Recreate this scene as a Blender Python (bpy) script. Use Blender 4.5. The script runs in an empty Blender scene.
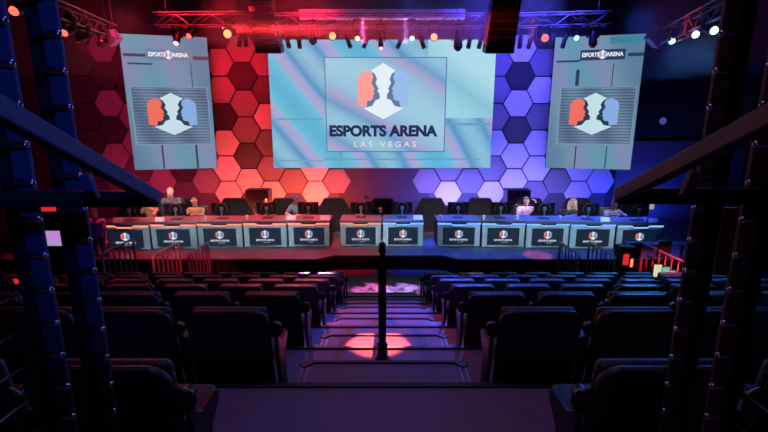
import bpy, bmesh, math, random
from mathutils import Vector, Matrix, Euler
random.seed(7)
R = math.radians
SC = bpy.context.scene
COL = SC.collection
DG = None

# ------------------------------------------------------------------ camera
F = 430.0; TH = R(12.1); CAM = Vector((0, 0, 3.85))
def at(px, py, y):
    """world point on the vertical plane at distance y that a photo pixel looks at"""
    a = (px - 384) / F; b = (216 - py) / F
    d = Vector((a, math.cos(TH) + b * math.sin(TH), -math.sin(TH) + b * math.cos(TH)))
    return CAM + d * (y / d.y)
cd = bpy.data.cameras.new('camera'); co = bpy.data.objects.new('camera', cd); COL.objects.link(co)
co.location = CAM; co.rotation_euler = (R(90) - TH, 0, 0)
cd.sensor_width = 36; cd.lens = F * 36 / 768; cd.clip_start = .05; cd.clip_end = 100
SC.camera = co
SC.view_settings.view_transform = 'Standard'; SC.view_settings.look = 'None'
SC.view_settings.exposure = 0; SC.view_settings.gamma = 1
try: SC.view_settings.use_curve_mapping = False
except Exception: pass

# ------------------------------------------------------------------ materials
def lin(c):
    return tuple(((v/255)/12.92 if v/255 <= .04045 else ((v/255+.055)/1.055)**2.4) for v in c)
def mat(name, col, rough=.5, metal=0, bump=0, scale=40, var=.15, spec=.5):
    m = bpy.data.materials.new(name); m.use_nodes = True
    nt = m.node_tree; b = nt.nodes['Principled BSDF']
    b.inputs['Roughness'].default_value = rough; b.inputs['Metallic'].default_value = metal
    b.inputs['Specular IOR Level'].default_value = spec
    tc = nt.nodes.new('ShaderNodeTexCoord'); n = nt.nodes.new('ShaderNodeTexNoise')
    n.inputs['Scale'].default_value = scale; n.inputs['Detail'].default_value = 4
    nt.links.new(tc.outputs['Object'], n.inputs['Vector'])
    mx = nt.nodes.new('ShaderNodeMix'); mx.data_type = 'RGBA'
    mx.inputs['A'].default_value = (*[c*(1-var) for c in col], 1); mx.inputs['B'].default_value = (*[min(1, c*(1+var)) for c in col], 1)
    nt.links.new(n.outputs['Fac'], mx.inputs['Factor']); nt.links.new(mx.outputs['Result'], b.inputs['Base Color'])
    if bump:
        bp = nt.nodes.new('ShaderNodeBump'); bp.inputs['Strength'].default_value = bump; bp.inputs['Distance'].default_value = .01
        nt.links.new(n.outputs['Fac'], bp.inputs['Height']); nt.links.new(bp.outputs['Normal'], b.inputs['Normal'])
    return m
def emi(name, col, s=1.0):
    m = bpy.data.materials.new(name); m.use_nodes = True; nt = m.node_tree
    b = nt.nodes['Principled BSDF']; b.inputs['Base Color'].default_value = (.01, .01, .01, 1); b.inputs['Roughness'].default_value = .4
    b.inputs['Emission Color'].default_value = (*col, 1); b.inputs['Emission Strength'].default_value = s
    return m
def screen_mat(name, stops, scale, rot, strength=1.0, lines=300, ldepth=.18, distort=3.0, wscale=.35):
    """moving-picture content of an LED wall: warped colour bands under the wall's pixel rows"""
    m = bpy.data.materials.new(name); m.use_nodes = True; nt = m.node_tree; L = nt.links
    b = nt.nodes['Principled BSDF']; b.inputs['Base Color'].default_value = (.01, .01, .01, 1); b.inputs['Roughness'].default_value = .5
    b.inputs['Specular IOR Level'].default_value = .1
    tc = nt.nodes.new('ShaderNodeTexCoord'); mp = nt.nodes.new('ShaderNodeMapping')
    mp.inputs['Rotation'].default_value = (0, R(rot), 0); mp.inputs['Location'].default_value = (1.3, 0, .7)
    L.new(tc.outputs['Object'], mp.inputs['Vector'])
    w = nt.nodes.new('ShaderNodeTexWave'); w.wave_type = 'BANDS'; w.bands_direction = 'X'
    w.inputs['Scale'].default_value = wscale; w.inputs['Distortion'].default_value = distort
    w.inputs['Detail'].default_value = 2; w.inputs['Detail Scale'].default_value = scale
    L.new(mp.outputs['Vector'], w.inputs['Vector'])
    cr = nt.nodes.new('ShaderNodeValToRGB'); e = cr.color_ramp.elements
    while len(e) < len(stops): e.new(.5)
    for i, (p, c) in enumerate(stops): e[i].position = p; e[i].color = (*lin(c), 1)
    L.new(w.outputs['Fac'], cr.inputs['Fac'])
    w2 = nt.nodes.new('ShaderNodeTexWave'); w2.bands_direction = 'Z'; w2.inputs['Scale'].default_value = lines
    L.new(tc.outputs['Object'], w2.inputs['Vector'])
    mr = nt.nodes.new('ShaderNodeMapRange'); mr.inputs['To Min'].default_value = 1-ldepth; mr.inputs['To Max'].default_value = 1+ldepth*.5
    L.new(w2.outputs['Fac'], mr.inputs['Value'])
    mx = nt.nodes.new('ShaderNodeMix'); mx.data_type = 'RGBA'; mx.blend_type = 'MULTIPLY'; mx.inputs['Factor'].default_value = 1
    L.new(cr.outputs['Color'], mx.inputs['A']); L.new(mr.outputs['Result'], mx.inputs['B'])
    L.new(mx.outputs['Result'], b.inputs['Emission Color']); b.inputs['Emission Strength'].default_value = strength
    return m
M = dict(
    black=mat('black_paint', (.008, .008, .010), .55), blackgloss=mat('black_gloss', (.008, .008, .01), .25),
    wall=mat('dark_wall', (.035, .03, .04), .8, bump=.2), wallblue=mat('painted_wall', (.16, .16, .2), .75, bump=.1),
    wallgap=mat('painted_gap', (.045, .045, .05), .8), walllow=mat('painted_low_wall', (.09, .09, .1), .8), ceil=mat('ceiling_black', (.012, .011, .014), .9), floor=mat('floor_vinyl', (.05, .045, .055), .45, scale=6),
    carpet=mat('tier_carpet', (.24, .2, .25), .85, bump=.5, scale=120, var=.35), nosing=mat('nosing_rubber', (.02, .02, .025), .45),
    trimmetal=mat('trim_aluminium', (.3, .3, .32), .55, .7), stage=mat('stage_vinyl', (.075, .075, .08), .3, scale=3, var=.25, spec=.3),
    stageface=mat('stage_skirt', (.006, .006, .008), .9), seat=mat('seat_vinyl', (.02, .02, .024), .38, bump=.15, scale=90),
    seatfab=mat('seat_fabric', (.022, .022, .026), .5, bump=.3, scale=150), arm=mat('arm_plastic', (.012, .012, .015), .35),
    steel=mat('painted_steel', (.09, .085, .095), .55, .1, bump=.08, scale=60), railgrey=mat('rail_grey', (.22, .2, .21), .45, .2), cable=mat('stainless_cable', (.4, .4, .42), .3, 1),
    chrome=mat('polished_steel', (.75, .75, .78), .18, 1), truss=mat('truss_aluminium', (.11, .11, .12), .5, .4),
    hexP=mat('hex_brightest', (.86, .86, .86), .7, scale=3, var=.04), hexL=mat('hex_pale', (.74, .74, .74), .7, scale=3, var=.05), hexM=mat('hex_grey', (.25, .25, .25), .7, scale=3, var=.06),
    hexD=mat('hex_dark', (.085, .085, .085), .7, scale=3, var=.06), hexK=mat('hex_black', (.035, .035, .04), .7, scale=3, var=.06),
    desk=mat('desk_grey', (.42, .46, .48), .5, scale=5, var=.06), desktop=mat('desk_top', (.10, .10, .11), .35, scale=8),
    hexbox=mat('flat_black', (.006, .006, .008), .6, spec=.25), housing=mat('housing_grey', (.45, .43, .47), .6),
    skin=mat('skin', (.62, .36, .25), .55, var=.06), skin2=mat('skin_fair', (.72, .44, .32), .55, var=.06), skinb=mat('skin_brown', (.36, .2, .13), .55, var=.06),
    hairdark=mat('hair_dark', (.03, .02, .015), .6, bump=.6, scale=90), hairred=mat('hair_auburn', (.35, .11, .04), .6, bump=.6, scale=90),
    hairblond=mat('hair_blond', (.5, .36, .2), .6, bump=.6, scale=90),
    greyshirt=mat('grey_cotton', (.09, .095, .12), .85, bump=.3, scale=80), tan=mat('tan_cotton', (.42, .26, .14), .85, bump=.3, scale=80, var=.4),
    blackshirt=mat('black_cotton', (.02, .02, .024), .85, bump=.3), pinkshirt=mat('pale_pink_cotton', (.6, .42, .5), .85, scale=22, var=.6),
    bluecap=mat('blue_cap', (.05, .12, .42), .7), teal=mat('teal_cotton', (.1, .2, .26), .85), jersey=mat('grey_jersey', (.16, .16, .2), .8, scale=30, var=.5),
    purple=mat('purple_cotton', (.3, .1, .34), .85), denim=mat('dark_denim', (.03, .035, .06), .85), shoe=mat('shoe_black', (.015, .015, .015), .5),
    eye=mat('eye_dark', (.02, .015, .012), .2), white=mat('white_paper', (.8, .8, .8), .7), whitepl=mat('white_plastic', (.75, .75, .78), .4),
    bluetop=mat('blue_counter', (.06, .16, .5), .35), redpl=mat('red_plastic', (.5, .03, .03), .4), dark=mat('dark_plastic', (.012, .012, .014), .45, spec=.3),
    tanwall=mat('tan_board', (.3, .26, .16), .8), copper=mat('ring_copper', (.16, .07, .045), .4, .4), subcab=mat('cabinet_grey', (.06, .06, .07), .7), badge=mat('badge_purple', (.035, .02, .05), .35), printwhite=mat('print_white', (.85, .85, .85), .6),
    e_white=emi('screen_white', lin((228, 240, 248)), 1.0), e_heads=emi('screen_salmon', lin((252, 158, 150)), 1.0),
    e_headb=emi('screen_sky', lin((150, 188, 232)), 1.0), e_slate=emi('screen_slate', lin((92, 122, 158)), 1.0),
    e_navy=emi('screen_navy_text', lin((30, 42, 80)), 1.0), e_pink=emi('screen_pale_text', lin((226, 214, 228)), 1.0),
    e_frame=emi('screen_frame', lin((78, 120, 160)), 1.0), e_seam=emi('screen_seam', lin((104, 156, 190)), 1.0), e_dark=emi('screen_dark', lin((42, 58, 78)), 1.0),
    e_pale=emi('screen_pale', lin((165, 212, 226)), 1.0), e_cream=emi('screen_grey', lin((122, 148, 170)), 1.0),
    e_heads2=emi('screen_orange', lin((238, 112, 92)), 1.0), e_pale2=emi('screen_mist', lin((196, 222, 230)), 1.0), e_headb2=emi('screen_blue', lin((132, 172, 222)), 1.0),
    e_teal=emi('screen_teal', lin((58, 128, 150)), 1.0),
    e_tv=emi('tv_navy', lin((16, 28, 50)), 1.0), e_tvw=emi('tv_white', lin((225, 232, 240)), .9), e_tvr=emi('tv_red', lin((225, 120, 112)), .9), e_tvb=emi('tv_blue', lin((130, 165, 225)), .9), e_tvred=emi('tv_redglow', lin((190, 40, 60)), .8),
    led_red=emi('led_red', (1, .22, .14), 1.7), led_blue=emi('led_blue', (.16, .38, 1), 1.8), led_mixed=emi('led_salmon', (1, .25, .12), 1.3),
    l_orange=emi('lens_orange', (1, .3, .12), 2.2), l_warm=emi('lens_warm', (1, .55, .35), 2.0), l_cyan=emi('lens_cyan', (.3, .85, 1), 2.4),
    l_white=emi('lens_cool', (.6, .95, 1), 5), l_red=emi('lens_red', (1, .12, .08), 2.0), l_pink=emi('lens_pink', (.9, .5, .8), 1.6), l_off=mat('lens_glass', (.02, .02, .03), .08),
    e_purple=emi('lamp_violet', (.13, .09, .5), .6), e_strip=emi('strip_blue', (.02, .13, .5), .8), e_mint=emi('monitor_mint', lin((96, 196, 178)), .9), e_creamy=emi('monitor_cream', lin((214, 226, 178)), .9),
    e_red=emi('monitor_red', lin((232, 42, 52)), .9), e_lilac=emi('monitor_lilac', lin((196, 140, 220)), .9), e_blue=emi('monitor_blue', lin((70, 110, 220)), .9), e_sign=emi('sign_white', lin((190, 200, 210)), .6),
)
M['scr_mid'] = screen_mat('led_wall_centre', [(0, (92, 182, 214)), (.22, (118, 192, 222)), (.42, (180, 166, 210)), (.6, (150, 172, 218)), (.78, (84, 152, 198)), (1, (140, 192, 218))], .4, 38, 1, 9, .16, 6, .11)
M['scr_right'] = screen_mat('led_wall_pale', [(0, (160, 214, 226)), (.5, (136, 196, 216)), (1, (176, 222, 230))], .35, 60, 1, 9, .14, 4, .08)
M['scr_card'] = screen_mat('led_wall_card', [(0, (158, 206, 226)), (.35, (150, 190, 220)), (.6, (168, 166, 206)), (.8, (112, 160, 205)), (1, (150, 200, 220))], .4, 62, 1, 9, .14, 4, .09)
M['scr_side'] = screen_mat('led_wall_side', [(0, (92, 126, 154)), (.4, (112, 144, 170)), (.7, (130, 138, 178)), (1, (100, 150, 172))], .3, 20, 1, 9, .12, 3, .09)
M['scr_stripe'] = screen_mat('led_wall_stripes', [(0, (88, 110, 138)), (1, (106, 132, 158))], .6, 20, 1, 3.2, .42, 1, .3)

# ------------------------------------------------------------------ mesh builder
class MB:
    def __init__(s): s.bm = bmesh.new(); s.mi = 0
    def _fin(s, geom_verts, mtx):
        bmesh.ops.transform(s.bm, matrix=mtx, verts=geom_verts)
        fs = set()
        for v in geom_verts: fs.update(v.link_faces)
        for f in fs: f.material_index = s.mi
        return s
    def box(s, c, size, rot=(0, 0, 0), bev=0, seg=2):
        r = bmesh.ops.create_cube(s.bm, size=1); vs = r['verts']
        bmesh.ops.scale(s.bm, vec=size, verts=vs)
        if bev:
            es = set()
            for v in vs: es.update(v.link_edges)
            rb = bmesh.ops.bevel(s.bm, geom=list(es), offset=min(bev, min(size)*.45), segments=seg, profile=.5, affect='EDGES')
            vs = list({v for f in rb['faces'] for v in f.verts} | {v for v in vs if v.is_valid})
        return s._fin(vs, Matrix.Translation(c) @ Euler(rot).to_matrix().to_4x4())
    def cyl(s, p0, p1, r0, r1=None, n=12, caps=True):
        p0 = Vector(p0); p1 = Vector(p1); r1 = r0 if r1 is None else r1; d = p1-p0
        r = bmesh.ops.create_cone(s.bm, cap_ends=caps, segments=n, radius1=r0, radius2=r1, depth=d.length)
        q = Vector((0, 0, 1)).rotation_difference(d.normalized()).to_matrix().to_4x4()
        return s._fin(r['verts'], Matrix.Translation((p0+p1)/2) @ q)
    def sph(s, c, r, sc=(1, 1, 1), rot=(0, 0, 0), u=16, v=10):
        o = bmesh.ops.create_uvsphere(s.bm, u_segments=u, v_segments=v, radius=r)
        return s._fin(o['verts'], Matrix.Translation(c) @ Euler(rot).to_matrix().to_4x4() @ Matrix.Diagonal((*sc, 1)))
    def tube(s, pts, r, n=8, closed=False):
        pts = [Vector(p) for p in pts]; rings = []; N = len(pts)
        up = Vector((0, 0, 1))
        for i, p in enumerate(pts):
            a = pts[(i-1) % N] if (closed or i) else p; b = pts[(i+1) % N] if (closed or i < N-1) else p
            t = (b-a).normalized(); u = up if abs(t.dot(up)) < .95 else Vector((0, 1, 0))
            x = t.cross(u).normalized(); y = x.cross(t)
            rings.append([s.bm.verts.new(p+(x*math.cos(k*2*math.pi/n)+y*math.sin(k*2*math.pi/n))*r) for k in range(n)])
        for i in range(N if closed else N-1):
            A, B = rings[i], rings[(i+1) % N]
            for k in range(n):
                f = s.bm.faces.new((A[k], A[(k+1) % n], B[(k+1) % n], B[k])); f.material_index = s.mi
        if not closed:
            for rg in (rings[0][::-1], rings[-1]):
                f = s.bm.faces.new(rg); f.material_index = s.mi
        return s
    def ring(s, c, R_, r, axis='y', n=24, m=8, a0=0, a1=360):
        c = Vector(c); full = abs(a1-a0) >= 360; k = n if full else n+1; pts = []
        for i in range(k):
            a = R(a0+(a1-a0)*i/n); u, w = math.cos(a)*R_, math.sin(a)*R_
            pts.append(c+Vector({'y': (u, 0, w), 'z': (u, w, 0), 'x': (0, u, w)}[axis]))
        return s.tube(pts, r, m, full)
    def prism(s, poly, y0, y1, plane='xz'):
        """extrude a polygon: xz polygons along y, xy polygons along z, yz polygons along x"""
        def P(u, w, t): return {'xz': (u, t, w), 'xy': (u, w, t), 'yz': (t, u, w)}[plane]
        A = [s.bm.verts.new(P(u, w, y0)) for u, w in poly]; B = [s.bm.verts.new(P(u, w, y1)) for u, w in poly]
        fs = [s.bm.faces.new(A), s.bm.faces.new(B[::-1])]
        n = len(poly)
        for i in range(n): fs.append(s.bm.faces.new((A[i], B[i], B[(i+1) % n], A[(i+1) % n])))
        for f in fs: f.material_index = s.mi
        bmesh.ops.recalc_face_normals(s.bm, faces=fs)
        return s
    def build(s, name, mats, parent=None, loc=(0, 0, 0), rot=(0, 0, 0), smooth=False, bevel=0):
        me = bpy.data.meshes.new(name); s.bm.normal_update()
        s.bm.to_mesh(me); s.bm.free()
        for m in (mats if isinstance(mats, (list, tuple)) else [mats]): me.materials.append(M[m] if isinstance(m, str) else m)
        if smooth:
            me.polygons.foreach_set('use_smooth', [True]*len(me.polygons))
            try: me.set_sharp_from_angle(angle=R(40))
            except Exception: pass
        o = bpy.data.objects.new(name, me); COL.objects.link(o); o.location = loc; o.rotation_euler = rot
        if parent: o.parent = parent
        if bevel:
            b = o.modifiers.new('edge', 'BEVEL'); b.width = bevel; b.segments = 2; b.limit_method = 'ANGLE'
        return o
def tag(o, label=None, cat=None, group=None, kind=None):
    if label: o['label'] = label
    if cat: o['category'] = cat
    if group: o['group'] = group
    if kind: o['kind'] = kind
    return o
def thing(name, label, cat, loc=(0, 0, 0), rz=0, group=None):
    o = bpy.data.objects.new(name, None); COL.objects.link(o); o.empty_display_size = .1
    o.location = loc; o.rotation_euler = (0, 0, rz); return tag(o, label, cat, group)
def dup(src, loc=None, rz=None, label=None, parent=None):
    c = src.copy(); COL.objects.link(c)
    if parent: c.parent = parent
    if loc is not None: c.location = loc
    if rz is not None: c.rotation_euler = (0, 0, rz)
    if label: c['label'] = label
    for ch in list(src.children): dup(ch, parent=c)
    return c
def text_part(name, body, size, m, parent, loc, rot=(R(90), 0, 0), depth=.002, bold=0, spacing=1, width=None):
    cu = bpy.data.curves.new(name, 'FONT'); cu.body = body; cu.size = size; cu.align_x = 'CENTER'; cu.align_y = 'CENTER'
    cu.extrude = depth; cu.offset = bold; cu.space_character = spacing
    t = bpy.data.objects.new(name, cu); COL.objects.link(t)
    bpy.context.view_layer.update()
    me = bpy.data.meshes.new_from_object(t.evaluated_get(bpy.context.evaluated_depsgraph_get()))
    bpy.data.objects.remove(t)
    if width:
        xs = [v.co.x for v in me.vertices]; w = max(xs)-min(xs); cx = (max(xs)+min(xs))/2
        for v in me.vertices: v.co.x = (v.co.x-cx)*width/w
    me.materials.clear(); me.materials.append(M[m])
    o = bpy.data.objects.new(name, me); COL.objects.link(o); o.parent = parent; o.location = loc; o.rotation_euler = rot
    return o
ORD = ['first', 'second', 'third', 'fourth', 'fifth', 'sixth', 'seventh', 'eighth', 'ninth', 'tenth', 'eleventh', 'twelfth']

# ------------------------------------------------------------------ the setting
D, RISE, Y0, Z0 = 1.13, .336, 2.76, 2.01
SZ = .40                                     # stage height
WY = 16.0                                    # back wall
tag(MB().box((0, 7.5, -.1), (27, 19, .2)).build('floor', 'floor'), kind='structure')
tag(MB().box((0, WY+.15, 4.8), (27, .3, 9.8)).build('wall_back', 'wall'), kind='structure')
tag(MB().box((-13.6, 7.5, 4.8), (.3, 19, 9.8)).build('wall_left', 'wall'), kind='structure')
tag(MB().box((13.6, 7.5, 4.8), (.3, 19, 9.8)).build('wall_right', 'wall'), kind='structure')
tag(MB().box((0, 7.5, 9.75), (27.4, 19, .2)).build('ceiling', 'ceil'), kind='structure')
# ceiling ribs
for i, y in enumerate((10.2, 11.8, 14.9)):
    tag(MB().box((0, y, 9.45), (26.8, .25, .4)).build('trim_%d' % (i+1), 'ceil'), kind='structure')
# painted lower wall at the right end and bare wall behind the desks
p0 = at(620, 141, WY-.05); p1 = at(768, 230, WY-.05)
tag(MB().box(((p0.x+13.3)/2, WY-.03, p0.z/2), (13.3-p0.x, .06, p0.z)).build('trim_4', 'wallblue'), kind='structure')
tag(MB().box((0, WY-.02, 2.3), (3.4, .04, 4.6)).build('trim_5', 'wallgap'), kind='structure')
tag(MB().box((-5, WY-.015, 1.0), (6.6, .03, 1.3)).build('trim_6', 'walllow'), kind='structure')
tag(MB().box((5, WY-.015, 1.0), (6.6, .03, 1.3)).build('trim_7', 'walllow'), kind='structure')

# seating tiers with nosings
for i in range(-1, 6):
    z = Z0-RISE*i; y0 = Y0+D*(i-1) if i >= 0 else -1.6; y1 = Y0+D*i
    o = MB().box((0, (y0+y1)/2, z/2), (14.6, y1-y0, z)).build('seating_tier', 'carpet'); tag(o, kind='structure')
    MB().box((0, y1-.0, z+.004), (14.6, .05, .03), bev=.008).build('nosing', 'nosing', o)
# half-height aisle steps
BW = .66
for i in range(0, 6):
    z = Z0-RISE*i-RISE/2; y0 = Y0+D*i; dp = .59
    zb = Z0-RISE*(i+1)
    poly = [(-BW-.03, y0+.002), (-BW-.03, y0+dp-.06), (-BW+.04, y0+dp), (BW-.04, y0+dp), (BW+.03, y0+dp-.06), (BW+.03, y0+.002)]
    o = MB().prism(poly, zb+.001, z, 'xy').build('aisle_step', 'carpet'); tag(o, kind='structure')
    MB().box((0, y0+dp, z+.003), (2*BW-.06, .04, .026), bev=.006).build('nosing', 'nosing', o)
    for s in (-1, 1):
        MB().box((s*(BW+.0), y0+dp-.035, z+.006), (.1, .07, .02), rot=(0, 0, s*-.7), bev=.006).build('corner_cap', 'nosing', o)
        mb = MB()
        mb.box((s*(BW+.02), y0+(dp-.08)/2, z+.005), (.014, dp-.1, .012))
        mb.box((s*(BW-.03), y0+(dp-.08)/2, z+.005), (.014, dp-.1, .012))
        mb.build('edge_strip', 'trimmetal', o)

# stage
fy, fyc = 10.73, 11.06
poly = [(-10.6, WY-.1), (-10.6, fy), (-1.75, fy), (-1.35, fyc), (1.75-.2, fyc), (1.95, fy), (10.6, fy), (10.6, WY-.1)]
st = MB().prism(poly, .001, SZ, 'xy').build('stage_platform', 'stage'); tag(st, kind='structure')
mb = MB()
for a, b in zip(poly[1:6], poly[2:7]):
    a = Vector((*a, 0)); b = Vector((*b, 0)); d = (b-a).normalized(); n = Vector((d.y, -d.x, 0))*.012
    c = (a+b)/2+n; mb.box((c.x, c.y, SZ/2-.012), ((b-a).length+.01, .02, SZ-.03), rot=(0, 0, math.atan2(d.y, d.x)))
mb.build('stage_skirt', 'stageface', st)
mb = MB()
for x in (-7.4, -4.9, -2.45, 2.45, 4.9, 7.4): mb.box((x, 11.3, SZ+.002), (.018, 1.1, .004))
mb.build('floor_seam', 'nosing', st)

# ------------------------------------------------------------------ hexagonal wall panels
HR = .54; DX = .812; DZ = .935
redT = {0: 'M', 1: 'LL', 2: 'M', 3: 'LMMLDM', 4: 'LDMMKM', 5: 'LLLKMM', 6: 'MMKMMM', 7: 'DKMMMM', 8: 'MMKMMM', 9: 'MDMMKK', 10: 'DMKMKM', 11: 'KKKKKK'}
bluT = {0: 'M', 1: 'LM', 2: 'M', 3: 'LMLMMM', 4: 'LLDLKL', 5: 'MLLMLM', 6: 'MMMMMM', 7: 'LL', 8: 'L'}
hexn = [(HR*.95*math.cos(R(60*i)), HR*.95*math.sin(R(60*i))) for i in range(6)]
hex_mesh = {}  # one mesh per tone
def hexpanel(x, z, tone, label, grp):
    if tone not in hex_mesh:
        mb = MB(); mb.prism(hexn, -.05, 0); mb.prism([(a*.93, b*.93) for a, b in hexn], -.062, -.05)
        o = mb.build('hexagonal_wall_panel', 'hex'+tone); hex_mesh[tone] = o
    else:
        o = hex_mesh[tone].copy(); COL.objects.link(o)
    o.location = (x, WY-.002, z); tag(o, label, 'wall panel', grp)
tn = {'L': 'pale', 'M': 'mid-toned', 'D': 'dark', 'K': 'nearly black'}
xc = 384-1.9
x0r = at(337, 181, WY).x; x0b = at(426.3, 181, WY).x
for side, tab, x0, sg, cn, scn in (('left', redT, x0r, -1, 'red-lit', 'left'), ('right', bluT, x0b, 1, 'blue-lit', 'right')):
    for k, col in tab.items():
        for j, t in enumerate(col):
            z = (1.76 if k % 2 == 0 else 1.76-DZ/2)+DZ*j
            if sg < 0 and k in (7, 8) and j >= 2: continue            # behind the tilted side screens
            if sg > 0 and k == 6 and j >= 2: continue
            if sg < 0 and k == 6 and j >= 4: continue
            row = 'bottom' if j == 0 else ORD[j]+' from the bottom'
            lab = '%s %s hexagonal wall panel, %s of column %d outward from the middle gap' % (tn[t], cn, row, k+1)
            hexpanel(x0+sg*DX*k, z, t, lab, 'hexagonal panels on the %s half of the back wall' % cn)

# ------------------------------------------------------------------ LED walls
def flat(pts, parent, name, m, y, th=.004):
    return MB().prism(pts, y-th, y).build(name, m, parent)
def emblem(parent, s, cx, cz, y, mats, th=.004, wide=1.0):
    """two facing heads in a light hexagon: one mesh, several inks; s = half height"""
    N = lambda pts: [(cx+(u-313)/105*s*wide, cz-(w-157)/105*s) for u, w in pts]
    headL = [(214, 112), (218, 98), (228, 86), (242, 79), (256, 80), (268, 87), (274, 99), (272, 112), (267, 122), (280, 148), (274, 153), (279, 166), (272, 170), (274, 182), (266, 190), (250, 193), (247, 215), (214, 208)]
    mir = lambda pts: [(626-u, w) for u, w in pts][::-1]
    light = [(266, 78), (313, 50), (360, 78), (345, 92), (337, 112), (343, 124), (331, 146), (336, 154), (327, 165), (325, 184), (343, 190), (357, 212), (392, 220), (313, 262), (234, 220), (269, 212), (283, 190), (301, 184), (299, 165), (290, 154), (295, 146), (283, 124), (289, 112), (281, 92)]
    mb = MB()
    mb.mi = 0; mb.prism(N(light), y-th, y)
    mb.mi = 1; mb.prism(N(headL), y-th*1.4, y)
    mb.mi = 2; mb.prism(N(mir(headL)), y-th*1.4, y)
    sh = [(274, 84), (284, 96), (288, 110), (282, 123), (294, 147), (288, 154), (297, 166), (298, 182), (282, 188), (268, 210), (247, 215), (250, 193), (266, 190), (274, 182), (272, 170), (279, 166), (274, 153), (280, 148), (267, 122), (272, 112), (274, 99), (268, 87)]
    mb.mi = 3; mb.prism(N(sh), y-th*.7, y); mb.prism(N(mir(sh)), y-th*.7, y)
    return mb.build('emblem', mats, parent)
# centre wall
SY = 15.45
tl = at(267, 39.5, SY); tr = at(496.7, 39.5, SY); bl = at(274, 168, SY); br = at(490, 168, SY)
xl, xr, zb, zt = (tl.x+bl.x)/2, (tr.x+br.x)/2, bl.z, (tl.z+tr.z)/2
cx, cz = (xl+xr)/2, (zb+zt)/2; W_, H_ = xr-xl, zt-zb
scr = thing('centre_video_wall', 'large centre LED video wall above the stage showing the arena logo card', 'screen', (cx, SY, zb))
MB().box((0, .09, H_/2), (W_, .14, H_)).build('cabinet', 'black', scr)
MB().box((0, .01, H_/2), (W_, .02, H_)).build('display', 'scr_mid', scr)
def loc(px, py):
    p = at(px, py, SY); return (p.x-cx, p.z-zb)
def quad(a, b): # pixel corners -> rectangle poly
    (x0, z0), (x1, z1) = loc(*a), loc(*b); return [(x0, z0), (x1, z0), (x1, z1), (x0, z1)]
hx = W_/2-.001
(ax, az), (bx_, bz) = loc(428, 56), loc(492, 121)
flat([(ax, H_-.001), (hx, H_-.001), (hx, bz+.1), (ax, bz+.1)], scr, 'picture_panel', 'scr_right', 0, .002)
(ax, az), (bx_, bz) = loc(446, 121), loc(492, 166)
mb = MB()
for a, b in (((276, 118.5), (323, 120)), ((446, 123), (491, 125.5)), ((276, 160), (323, 161.5)), ((325, 158.5), (480, 160))): mb.prism(quad(a, b), -.003, 0)
mb.prism(quad((339, 152), (342, 162)), -.003, 0)
mb.build('picture_seam', 'e_seam', scr)
f0, f1 = (324, 57), (444.5, 152)
flat(quad(f0, f1), scr, 'card_border', 'e_frame', 0, .005)
(x0, z0), (x1, z1) = loc(325, 58), loc(443.5, 151)
flat([(x0, z0), (x1, z0), (x1, z1), (x0, z1)], scr, 'card', 'scr_card', 0, .009)
ecx, ecz = loc(383.3, 91.7); s_ = (loc(384, 64)[1]-loc(384, 119.6)[1])/2
emblem(scr, s_, ecx, ecz, -.0095, ['e_white', 'e_heads', 'e_headb', 'e_slate'])
tx, tz = loc(383.5, 131.5); w1 = loc(437, 131)[0]-loc(329, 131)[0]
text_part('lettering', 'ESPORTS ARENA', .50, 'e_navy', scr, (tx, -.013, tz), bold=.026, width=w1)
tx, tz = loc(385, 144.5); w1 = loc(416, 144)[0]-loc(354, 144)[0]
text_part('lettering', 'LAS VEGAS', .27, 'e_pink', scr, (tx, -.013, tz), bold=.004, spacing=1.6, width=w1)

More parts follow.
